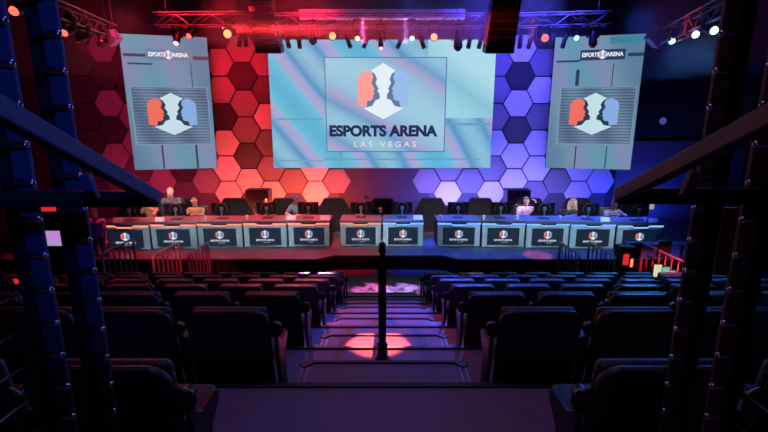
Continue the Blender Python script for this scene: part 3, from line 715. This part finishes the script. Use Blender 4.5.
# ------------------------------------------------------------------ side stations
def station_monitor(label, px, py, y, w, h, m_, stand_to, grp='glowing monitors at the sides', rz=0):
    p = at(px, py, y)
    t = thing('monitor', label, 'monitor', (p.x, y, stand_to), rz, grp); zc = p.z-stand_to
    MB().box((0, .03, zc), (w+.03, .04, h+.03), bev=.006).build('back_shell', 'dark', t)
    MB().box((0, .007, zc), (w, .01, h)).build('display', m_, t)
    mb = MB(); mb.box((0, .06, zc/2), (.05, .03, zc), bev=.004); mb.box((0, .05, .008), (.26, .2, .014), bev=.004); mb.build('stand', 'dark', t)
    return t
def table(label, x, y, z, w, d, m_, grp=None):
    t = thing('side_table', label, 'table', (x, y, .001), 0, grp)
    MB().box((0, 0, z-.02), (w, d, .04), bev=.008).build('tabletop', m_, t)
    for a in (-1, 1):
        for b in (-1, 1): MB().box((a*(w/2-.06), b*(d/2-.06), (z-.04)/2), (.05, .05, z-.04)).build('leg', 'dark', t)
    return t
# left, seen between the posts
table('black side table with red and mint monitors behind the left posts', at(36, 290, 8).x, 8.05, .62, 2.6, .6, 'dark', 'side tables')
station_monitor('red-glowing monitor at the left edge behind the posts', 10, 284, 8, .34, .2, 'e_red', .621)
station_monitor('red-glowing monitor seen between the two left posts', 62.5, 283, 8, .26, .2, 'e_red', .621)
p = at(50, 215, 10.5)
tt = thing('display_totem', 'upright totem with striped and lilac screens seen between the left posts', 'display', (p.x, 10.5, .001))
MB().box((0, .08, 1.05), (.5, .12, 2.1), bev=.015).build('body', 'dark', tt)
MB().box((0, .08, .03), (.6, .4, .06), bev=.01).build('foot', 'dark', tt)
for (a, b, m_) in ((196, 200.5, 'e_red'), (200.5, 203.5, 'e_lilac'), (203.5, 206.5, 'e_blue'), (206.5, 211.5, 'e_red'), (231, 243, 'e_lilac'), (243, 246, 'e_sign')):
    z0, z1 = at(50, b, 10.5).z, at(50, a, 10.5).z
    MB().box((0, .012, (z0+z1)/2), (.44, .02, z1-z0-.004)).build('screen_band', m_, tt)
station_monitor('mint-glowing low monitor at the left edge behind the posts', 12, 292, 7.9, .3, .1, 'e_mint', .621)
station_monitor('mint-glowing low monitor between the two left posts', 60, 291, 7.9, .2, .07, 'e_mint', .621)
# right, seen through the red balustrade
p = at(658, 243, 10.3)
table('counter with bright blue top right of the right desk bank', p.x, 10.3, p.z, 1.5, .32, 'bluetop', 'side tables')
table('low black table under the mint monitors behind the red balustrade', 7.35, 9.3, .42, 1.5, .55, 'dark', 'side tables')
station_monitor('cream-glowing monitor behind the red balustrade', 657.5, 272, 9.3, .17, .34, 'e_creamy', .421)
station_monitor('mint-glowing monitor behind the middle of the red balustrade', 665.5, 274, 9.3, .16, .32, 'e_mint', .421)
station_monitor('mint-glowing narrow monitor right behind the red balustrade', 672.5, 277, 9.3, .10, .3, 'e_mint', .421)
for px, py, y, lab, m_ in ((631, 249, 9.9, 'dark high-backed chair beside the red glow at the right', 'redpl'), (660, 247, 9.75, 'dark high-backed chair at the blue-topped counter', 'tanwall')):
    p = at(px, py, y)
    t = thing('high_chair', lab, 'chair', (p.x, y, .001), 0, 'high chairs at the right side')
    h = p.z
    MB().box((0, -.15, h), (.3, .07, .42), rot=(R(6), 0, 0), bev=.05, seg=3).build('backrest', 'black', t, smooth=True)
    MB().box((0, .02, h-.27), (.36, .34, .07), bev=.03).build('seat', 'seat', t, smooth=True)
    MB().cyl((0, .02, .03), (0, .02, h-.3), .03, n=12).build('column', 'chrome', t, smooth=True)
    MB().cyl((0, .02, 0), (0, .02, .03), .2, .17, n=20).build('base', 'dark', t)
p = at(624, 258, 9.6)
t = thing('glowing_tower', 'red-glowing tower case beside the red balustrade', 'computer', (p.x, 9.6, .001), 0)
MB().box((0, 0, .55), (.34, .3, 1.1), bev=.012).build('case', 'dark', t)
MB().box((-.04, -.153, .80), (.13, .012, .26)).build('lit_panel', 'e_red', t)
MB().box((.1, -.153, .72), (.06, .012, .2)).build('lit_panel', 'led_mixed', t)

# wall lamp, strip and sign on the right
p = at(663, 121, WY-.06)
t = thing('round_wall_lamp', 'round violet wall lamp on the black wall above the blue wall', 'lamp', (p.x, WY-.004, p.z))
MB().cyl((0, 0, 0), (0, -.05, 0), .15, .14, 24).build('housing', 'dark', t, smooth=True); MB().cyl((0, -.05, 0), (0, -.062, 0), .125, n=24).build('diffuser', 'e_purple', t)
p = at(672, 190.5, WY-.06)
t = thing('strip_wall_lamp', 'long blue strip light on the far right wall', 'lamp', (p.x, WY-.0605, p.z))
MB().box((0, -.02, 0), (1.3, .04, .1), bev=.006).build('housing', 'dark', t); MB().box((0, -.043, 0), (1.16, .01, .05)).build('diffuser', 'e_strip', t)
p = at(651, 206.5, WY-.06)
t = thing('wall_sign', 'small white square sign on the dark wall at the right', 'sign', (p.x, WY-.066, p.z))
MB().box((0, -.015, 0), (.2, .03, .2), bev=.005).build('sign_box', 'e_sign', t)
p = at(750, 112, 9)
t = thing('notice_board', 'tan board on the far right seen between the brown posts', 'board', (p.x+.2, 9.0, .001))
MB().box((0, 0, p.z), (.9, .05, .62), bev=.006).build('board', 'tanwall', t)
for s in (-1, 1): MB().box((s*.42, .04, (p.z+.3)/2), (.05, .05, p.z+.3)).build('leg', 'dark', t)
p = at(738, 205, 8)
t = thing('banner_panel', 'tall dark red panel behind the brown posts at the right', 'panel', (p.x, 8.0, .001))
MB().box((0, 0, 1.15), (.55, .05, 2.3), bev=.006).build('panel', 'redpl', t); MB().box((0, 0, .02), (.6, .4, .04)).build('foot', 'dark', t)

# ------------------------------------------------------------------ rig over the stage
def truss(label, p0, p1, w=.3, h=.34, n=None, m_='truss'):
    p0, p1 = Vector(p0), Vector(p1); d = p1-p0; L = d.length; n = n or max(3, int(L/.45))
    q = d.normalized(); side = q.cross(Vector((0, 0, 1))).normalized()*w/2; up = side.cross(q).normalized()*h/2
    t = thing('lighting_truss', label, 'truss', tuple(p0), 0, 'lighting trusses')
    ch = MB(); lt = MB(); Z = Vector((0, 0, 0))
    for a in (-1, 1):
        for b in (-1, 1): ch.cyl(side*a+up*b, d+side*a+up*b, .019, n=8)
    for i in range(n):
        u, v = d*(i/n), d*((i+1)/n); f = 1 if i % 2 else -1
        for a in (-1, 1): lt.cyl(u+side*a+up*f, v+side*a-up*f, .010, n=6)
        for b in (-1, 1): lt.cyl(u+side*f+up*b, v-side*f+up*b, .010, n=6)
    ch.build('chords', m_, t, smooth=True); lt.build('lattice', m_, t, smooth=True)
    for k in (.12, .88):
        a = d*k+up; MB().cyl(a, Vector((a.x, a.y, 9.66-p0.z)), .012, n=6).build('hanging_cable', 'black', t)
    return t
TY = 13.2
truss('horizontal truss above the left side LED wall', at(156, 20, TY), at(246, 19.5, TY))
truss('horizontal truss above the centre LED wall', at(272, 21, TY), at(482, 21, TY))
truss('horizontal truss above the blue-lit panels and right side LED wall', at(516, 21, TY), at(609, 18.5, TY))
truss('receding truss at the upper left over the red-lit panels', at(50, 8, 9.5), at(112, 32, 13.2), .3, .36)
truss('receding truss at the upper right above three cool spotlights', at(742, 0, 9.0), at(668, 36, 13.2), .3, .42)
p0, p1 = at(299, 9, 13.9), at(465, 18.5, 13.9)
t = thing('fascia_beam', 'long pale fascia beam above the centre truss', 'beam', ((p0.x+p1.x)/2, 13.9, p1.z))
MB().box((0, .1, (p0.z-p1.z)/2), (p1.x-p0.x, .2, p0.z-p1.z), bev=.01).build('casing', 'housing', t)
mb = MB()
for k in (-.33, 0, .33): mb.box((k*(p1.x-p0.x), -.002, (p0.z-p1.z)/2), (.012, .006, p0.z-p1.z-.02))
mb.build('joint', 'dark', t)
for k in (-.3, .3): MB().cyl((k*(p1.x-p0.x), .1, p0.z-p1.z), (k*(p1.x-p0.x), .1, 9.66-p1.z), .015, n=6).build('hanging_cable', 'black', t)

# line arrays: a curved column of cabinets
def line_array(label, pts, w, y, lean):
    top = at(*pts[0], y); bot = at(*pts[1], y)
    t = thing('line_array_speaker', label, 'speaker', tuple(bot), 0, 'hanging speaker columns')
    n = 7; H = top.z-bot.z; dx = top.x-bot.x
    for i in range(n):
        z = H*(i+.5)/n; x = dx*(i+.5)/n; a = R(14-5*i*.6)
        c = MB().box((x, .06*i*.4, z), (w, .45, H/n-.012), rot=(a, 0, 0), bev=.015).build('speaker_cabinet', 'dark', t)
        MB().box((x, .06*i*.4-.226*math.cos(a), z-.226*math.sin(a)), (w-.08, .012, H/n-.08), rot=(a, 0, 0)).build('grille', 'blackgloss', c)
    MB().box((dx, .16, H+.05), (w*.8, .12, .08)).build('rigging_frame', 'dark', t)
    mb = MB(); mb.cyl((dx, .16, H+.09), (dx, .16, 9.66-bot.z), .02, n=8); mb.build('hanging_cable', 'black', t)
line_array('large dark speaker column hanging over the right edge of the centre LED wall', ((507, -2), (497.5, 53)), .76, 12.2, 1)
line_array('large dark speaker column hanging behind the red light beam', ((259, -2), (270.5, 53)), .78, 13.85, -1)

# fixtures
def mover(label, px, py, y, lens, r=.11, yaw=0, pitch=40, body=.30, grp='moving head lights on the trusses', drop=.42, hang=None):
    """py is the row of the lens; pitch tips the lens below the horizontal"""
    L = at(px, py, y); rot = Euler((R(-pitch), 0, R(yaw))) 
    f = Vector((0, -1, 0)); f.rotate(Euler((R(pitch), 0, R(yaw))))
    hub = L-f*body*.62
    t = thing('moving_head_spotlight', label, 'stage light', (hub.x, hub.y, hub.z+drop), 0, grp)
    o = Vector((0, 0, -drop))
    MB().box((0, 0, -.045), (.26, .22, .09), bev=.015).build('base', 'dark', t)
    hg = (hang-hub.z-drop) if hang else .14; mb = MB(); mb.cyl((0, 0, 0), (0, 0, hg), .02, n=8); mb.box((0, 0, hg), (.05, .09, .07)); mb.build('clamp', 'dark', t)
    ay = Vector((math.cos(R(yaw)), math.sin(R(yaw)), 0))
    for s in (-1, 1): MB().box(ay*s*(r+.045)+Vector((0, 0, (-.09-drop)/2-.02)), (.035, .09, drop-.05), rot=(0, 0, R(yaw)), bev=.01).build('yoke_arm', 'dark', t)
    MB().box((0, 0, -.105), (2*r+.13, .1, .03), rot=(0, 0, R(yaw))).build('yoke_bridge', 'dark', t)
    h = MB(); h.cyl(o-f*body*.45, o+f*body*.1, r*.8, r*1.02, 20); h.cyl(o+f*body*.1, o+f*body*.6, r*1.02, r*1.08, 20); h.sph(o-f*body*.45, r*.8, u=16, v=8)
    h.build('head', 'dark', t, smooth=True)
    MB().sph(o+f*body*.60, r*.86, (1, 1, 1), u=20, v=10).build('lens', lens, t, smooth=True)
    return t
def par(label, px, py, y, dx, lens='l_off', grp='small stage lamps hanging from the trusses', top=24, r=.062):
    """slim lamp with its mouth at (px,py), hanging from a hook at the truss"""
    b = at(px, py, y); tp = at(px+dx, py-13, y); hk = at(px+dx, top, y)
    t = thing('hanging_stage_lamp', label, 'stage light', tuple(hk), 0, grp)
    b = b-hk; tp = tp-hk; f = (b-tp).normalized(); f = (f+Vector((0, -.25, 0))).normalized(); b = tp+f*(b-tp).length
    mb = MB(); mb.cyl(tp, tp+(b-tp)*.55, r*.72, r, 16); mb.cyl(tp+(b-tp)*.55, b, r, r*1.02, 16); mb.sph(tp, r*.72, u=12, v=8)
    mb.build('lamp_body', 'dark', t, smooth=True)
    MB().cyl(b-f*.03, b+f*.004, r*.85, n=16).build('lens', lens, t)
    mb = MB(); mid = tp+(b-tp)*.4
    mb.tube([mid+Vector((-r*1.15, 0, 0)), tp+Vector((-r*1.2, 0, .06)), tp+Vector((0, 0, .1)), tp+Vector((r*1.2, 0, .06)), mid+Vector((r*1.15, 0, 0))], .011, 6)
    mb.cyl(tp+Vector((0, 0, .1)), (0, 0, 0), .012, n=6); mb.box((0, 0, 0), (.05, .08, .07)); mb.build('yoke', 'dark', t, smooth=True)
    return t
FY = 13.1
def under(px, py, a, b):
    """distance at which the line of sight runs below the receding truss a-b, and that truss's height there"""
    best = min((abs(at(px, py, a.y+(b.y-a.y)*k/200).x-(a.x+(b.x-a.x)*k/200)), k) for k in range(201))
    k = best[1]/200; return a.y+(b.y-a.y)*k, a.z+(b.z-a.z)*k
TL_ = (at(50, 8, 9.5), at(112, 32, 13.2)); TR_ = (at(742, 0, 9.0), at(668, 36, 13.2))
HZ = at(384, 21, TY).z
mover('moving head with pink lens over the title bar of the left LED wall', 176, 43, FY, 'l_pink', .09, -15, 62, .34, hang=HZ)
mover('moving head with red lens at the top right corner of the left LED wall', 189, 36, FY, 'l_red', .09, -25, 35, hang=HZ)
mover('moving head with large orange lens at the start of the red beam', 227.5, 34, FY, 'l_orange', .13, 5, 10, hang=HZ)
mover('dark moving head left of the orange lens above the centre LED wall', 313, 42, FY, 'l_off', .11, 0, 70, hang=HZ)
mover('moving head with bright orange lens above the left edge of the logo card', 332.5, 36, FY, 'l_orange', .115, 4, 12, hang=HZ)
mover('moving head with warm white lens between two slim lamps', 357.5, 38.5, FY, 'l_warm', .085, 0, 40, hang=HZ)
mover('moving head with pink lens above the middle of the logo card', 381, 48, FY, 'l_pink', .07, 10, 74, .40, hang=HZ)
mover('moving head with pale cyan lens right of the middle of the logo card', 412, 38.5, FY, 'l_cyan', .085, 8, 38, hang=HZ)
mover('moving head with orange lens above the right edge of the logo card', 434, 37, FY, 'l_orange', .11, -4, 16, hang=HZ)
mover('dark moving head pointing straight down at the right of the logo card', 458, 48, FY, 'l_off', .12, 0, 78, .40, hang=HZ)
mover('moving head with red lens above the blue-lit panels', 545, 38, FY, 'l_red', .12, -5, 18, hang=HZ)
mover('moving head with cyan lens above the left corner of the right LED wall', 576.5, 38, FY, 'l_cyan', .085, -12, 38, hang=HZ)
mover('dark blue-lit moving head over the title bar of the right LED wall', 593, 45, FY, 'l_off', .11, 0, 76, .40, hang=HZ)
for px, py, y, lab in ((672, 41, 12.6, 'lowest cool white spotlight under the right receding truss'), (695.5, 34.5, 11.3, 'middle cool white spotlight under the right receding truss'), (714, 30.5, 10.2, 'cool white spotlight nearest the brown post')):
    y, hz_ = under(px, py, *TR_)
    mover(lab, px, py, y, 'l_white', .095, 6, 22, drop=.30, hang=hz_)
for px, py, y, lab, ln in ((64.5, 33, 10.2, 'red spotlight nearest the blue-lit post', 'l_red'), (79, 40, 11.3, 'dim red spotlight under the left receding truss', 'l_off'), (100, 44.5, 12.6, 'dim red spotlight farthest along the left receding truss', 'l_off'), (14, 11, 7.5, 'red spotlight at the top left corner between the posts', 'l_red')):
    if px > 20: y, hz_ = under(px, py, *TL_)
    else: hz_ = 9.66
    mover(lab, px, py, y, ln, .085, -8, 30, drop=.30, hang=hz_)
pw = [(240, 47, 1, 'red-panel gap, left one'), (247, 47, -2, 'red-panel gap, right one'), (290, 48.5, -4, 'left end of the centre LED wall, first'), (300.5, 49, -2, 'left end of the centre LED wall, second'),
      (351, 48.5, -5, 'left half of the logo card, left one'), (363.5, 48.5, 5, 'left half of the logo card, right one'), (397, 49, 6, 'right half of the logo card, left one'), (424, 49, -4, 'right half of the logo card, right one'),
      (467.5, 49, 3, 'right end of the centre LED wall, first'), (478, 49, 4, 'right end of the centre LED wall, second'), (518.5, 49, 2, 'top of the blue-lit panels, left one'), (527, 49, 5, 'top of the blue-lit panels, right one'), (551, 48.5, 2, 'red lens over the blue-lit panels'), (561, 48.5, 5, 'left corner of the right LED wall')]
for px, py, dx, w in pw: par('slim dark stage lamp hanging at the '+w, px, py, FY, dx)
# boxes on brackets at the outer ends
for px, py, y, s, lab in ((112, 38, 13.6, -1, 'pale tilted speaker box beside the left LED wall'), (657, 37, 13.6, 1, 'dark blue tilted speaker box beside the right LED wall')):
    p = at(px, py, y)
    t = thing('hanging_speaker_box', lab, 'speaker', tuple(p), 0, 'tilted speaker boxes')
    MB().box((0, 0, 0), (.36 if s < 0 else .46, .34, .34 if s < 0 else .46), rot=(R(20), R(32*s), R(20*s)), bev=.02).build('cabinet', 'housing' if s < 0 else 'wallblue', t)
    mb = MB(); mb.cyl((0, .1, .1), (0, .1, 9.66-p.z), .02, n=8); mb.build('bracket', 'black', t)
# ducts and pipes under the ceiling
for i, (y, z, r) in enumerate(((11.2, 8.2, .26), (12.6, 8.0, .10), (10.2, 7.9, .09))):
    t = thing('ceiling_pipe', ['wide round duct running across under the black ceiling', 'thin pipe across the black ceiling behind the duct', 'thin pipe across the black ceiling nearest the seats'][i], 'pipe', (0, y, z), 0, 'pipes under the ceiling')
    MB().cyl((-13.3, 0, 0), (13.3, 0, 0), r, n=18).build('pipe', 'ceil', t, smooth=True)
    mb = MB()
    for x in range(-12, 13, 4): mb.cyl((x, 0, 0), (x, 0, 9.66-z), .012, n=6)
    mb.build('hanger', 'black', t)

# stage haze drifting round the trusses
hz = MB().box((0, 12.87, 6.72), (9.6, 1.9, 1.5)).build('stage_haze', 'black'); tag(hz, 'thin red and blue lit haze round the trusses', 'haze', kind='stuff')
hm = bpy.data.materials.new('stage_haze'); hm.use_nodes = True; nt = hm.node_tree; nt.nodes.clear()
om = nt.nodes.new('ShaderNodeOutputMaterial'); vs = nt.nodes.new('ShaderNodeVolumeScatter'); vs.inputs['Density'].default_value = .062; vs.inputs['Anisotropy'].default_value = .2
nt.links.new(vs.outputs['Volume'], om.inputs['Volume']); hz.data.materials.clear(); hz.data.materials.append(hm)

for nx, lab in ((1, 'thin blue lit haze under the receding truss at the upper right'), (-1, 'thin red lit haze under the receding truss at the upper left')):
    hm2 = hm.copy(); hm2.node_tree.nodes['Volume Scatter'].inputs['Density'].default_value = .008
    h2 = MB().box((nx*8.6, 11.3, 6.1), (4.6, 3.6, 2.2)).build('stage_haze', hm2); tag(h2, lab, 'haze', kind='stuff')
# ------------------------------------------------------------------ lights
def aim(o, to): o.rotation_euler = (Vector(to)-o.location).to_track_quat('-Z', 'Y').to_euler()
def area(name, loc, to, size, e, col, sy=None, spread=180):
    l = bpy.data.lights.new(name, 'AREA'); l.energy = e; l.color = col; l.size = size; l.spread = R(spread)
    if sy: l.shape = 'RECTANGLE'; l.size_y = sy
    o = bpy.data.objects.new(name, l); COL.objects.link(o); o.location = loc; aim(o, to); return o
def spot(name, loc, to, e, col, ang, blend=.5, r=.06):
    l = bpy.data.lights.new(name, 'SPOT'); l.energy = e; l.color = col; l.spot_size = R(ang); l.spot_blend = blend; l.shadow_soft_size = r
    o = bpy.data.objects.new(name, l); COL.objects.link(o); o.location = loc; aim(o, to); return o
RED = (1, .085, .045); BLU = (.155, .14, 1)
# uplights behind the flats washing the back wall
area('red_uplight', (-3.4, 14.35, .6), (-3.6, 16, 2.9), 4.8, 380, RED, .15)
area('magenta_uplight', (-8.4, 14.2, .7), (-8.6, 16, 3.6), 3.8, 70, (1, .02, .14), .15)
area('blue_uplight', (3.6, 14.35, .6), (3.6, 16, 2.9), 5.2, 480, BLU, .15)
area('blue_side_uplight', (9.0, 14.9, .6), (9.0, 16, 1.6), 2.4, 55, (.02, .05, 1), .15)
# top washes from the truss
area('red_top_wash', (-5.4, 12.6, 7.6), (-5.4, 16, 4.6), 2.2, 95, (1, .012, .04), .2, 80)
area('red_top_wash', (-2.35, 12.6, 7.6), (-2.6, 16, 4.6), 1.3, 60, (1, .012, .04), .2, 80)
area('magenta_top_wash', (-8.6, 12.6, 7.6), (-8.8, 16, 4.6), 3, 45, (1, .02, .16), .2, 100)
area('blue_top_wash', (4.2, 12.6, 7.6), (4.2, 16, 4.6), 3.5, 200, (.085, .065, 1), .2, 100)
# unseen cool lights added to brighten the desk fronts, spread narrowed to them
for x in (-5.6, -3.2, 0, 3.2, 5.6):
    area('desk_front_fill', (x*.97, 6.4, 5.4), (x, 11.8, .92), 2.4, 9.5, (.5, .86, 1), .1, 15)
# stage washes
area('stage_red', (-5.0, 11.1, 7.1), (-5.0, 11.1, 0), 9.6, 60, (1, .012, .07), .1, 11)  # unseen strips added overhead, narrow so the floor colour misses the players
area('stage_blue', (5.0, 11.1, 7.1), (5.0, 11.1, 0), 9.6, 70, (.02, .08, 1), .1, 11)
spot('stage_pool_red', (4.0, 12.6, 6.9), at(537, 256, 11.1), 6000, (1, .10, .10), 7, .3)
spot('stage_magenta', (-3, 12.6, 6.9), at(300, 252, 11.2), 2500, (1, .1, .45), 16, .6)
area('desk_red', (-4.25, 12.2, 7.1), (-4.25, 12.2, 0), 8.0, 140, (1, .012, .03), .1, 13)  # unseen strips added above the desktops, spread shaped to miss the heads
area('desk_blue', (4.25, 12.2, 7.1), (4.25, 12.2, 0), 8.0, 190, (.025, .08, 1), .1, 13)
# unseen fill lights added to brighten the players' faces
area('player_fill_red', (-4.2, 9.6, 5.6), (-4.2, 12.9, 1.72), 6.4, 40, (1, .66, .5), .1, 15)
area('player_fill_blue', (4.2, 9.6, 5.6), (4.2, 12.9, 1.68), 6.4, 42, (.95, .76, .95), .1, 15)
# over the seats
spot('aisle_spot', (.3, 9.5, 7.4), at(378, 342, 4.17), 26000, (1, .12, .08), 5.6, .2, .03)
spot('floor_gobo_pink', (-.6, 12.8, 6.9), at(372, 293, 9.5), 36000, (1, .15, .6), 8, .4)
spot('floor_gobo_lilac', (.6, 12.8, 6.9), at(402, 293, 9.5), 36000, (.6, .3, 1), 8, .4)
spot('seat_gobo_left', (-2.2, 12.6, 5.9), at(318, 276, 8.6), 60000, (.7, .3, 1), 7, .4)
spot('seat_gobo_right', (2.0, 12.6, 5.9), at(483, 281, 8.0), 60000, (.7, .25, 1), 7, .4)
spot('audience_red', (-7, 12.6, 6.8), (-3.5, 6, 1.5), 260, (1, .07, .09), 80, .8)
spot('audience_blue', (7, 12.6, 6.8), (3.5, 6, 1.5), 520, (.04, .11, 1), 80, .8)
area('aisle_blue', (2.6, 10.5, 7.4), (.75, 5.5, .5), .3, 58, (.06, .11, 1), .3, 34)
area('aisle_red', (-2.6, 10.5, 7.4), (-.75, 5.5, .5), .3, 26, (1, .12, .24), .3, 34)
area('violet_fill', (0, 3.6, 8.8), (0, 2.2, 1), 2, 11, (.5, .26, .9), 1.2, 70)  # unseen violet fill added overhead as dim ambient light
spot('post_blue', (1.2, -1.6, 5.2), (-1.0, 1.35, 4.3), 330, (.010, .075, 1), 36, .8)  # unseen spot added behind the camera to turn the left posts blue
spot('post_warm', (-1.2, -1.4, 4.9), (1.1, 1.4, 3.8), 11, (1, .3, .38), 40, .7)  # likewise added unseen, for a faint warm tone on the right posts
spot('rail_red_glow', (5.5, 7.7, 1.5), (6.38, 9.2, .62), 900, (1, .03, .04), 34, .6)
spot('rail_red_glow', (-5.9, 8.8, 2.2), (-5.25, 9.8, .5), 500, (1, .03, .04), 50, .6)
spot('seat_red_glow', (-8.6, 9.2, 3.2), at(115, 300, 5.6), 700, (1, .03, .05), 14, .6)
area('fascia_wash', (0, 11.0, 6.0), (0, 13.9, 7.0), 4.5, 7, (.55, .22, 1), .2, 60)
# the visible beam and glows in the haze
spot('beam_red', (-4.72, 12.8, 6.43), (-1.5, 12.4, 6.36), 42000, (1, .03, .03), 8, .4, .1)
spot('beam_red', (-1.5, 12.95, 6.38), (-3.2, 12.7, 6.4), 3000, (1, .04, .05), 24, .8, .1)
for px, py, y in ((672, 41, 12.6), (695.5, 34.5, 11.3), (714, 30.5, 10.2)):
    y, q = under(px, py, *TR_); p = at(px, py, y); spot('cool_spot', p+Vector((0, -.16, -.06)), (p.x-3, 6, 0), 500, (.05, .3, 1), 60, .6)

y, q = under(64.5, 33, *TL_); p = at(64.5, 33, y); spot('red_spot', p+Vector((.05, -.16, -.06)), (p.x+2.6, 11.5, 4.0), 900, (1, .02, .06), 40, .7)
def gobo(o, scale):
    l = o.data; l.use_nodes = True; nt = l.node_tree; e = nt.nodes['Emission']
    tc = nt.nodes.new('ShaderNodeTexCoord'); n = nt.nodes.new('ShaderNodeTexNoise'); n.inputs['Scale'].default_value = scale; n.inputs['Distortion'].default_value = 1.2
    r = nt.nodes.new('ShaderNodeValToRGB'); r.color_ramp.elements[0].position = .46; r.color_ramp.elements[1].position = .56
    nt.links.new(tc.outputs['Normal'], n.inputs['Vector']); nt.links.new(n.outputs['Fac'], r.inputs['Fac']); nt.links.new(r.outputs['Color'], e.inputs['Strength'])
for o in list(COL.objects):
    if o.type == 'LIGHT' and ('gobo' in o.name or 'stage_magenta' in o.name): gobo(o, 34 if 'floor' in o.name else (60 if 'seat' in o.name else 26))
w = bpy.data.worlds.new('world'); SC.world = w; w.use_nodes = True
w.node_tree.nodes['Background'].inputs['Color'].default_value = (.35, .16, .6, 1); w.node_tree.nodes['Background'].inputs['Strength'].default_value = .008
bpy.context.view_layer.update()
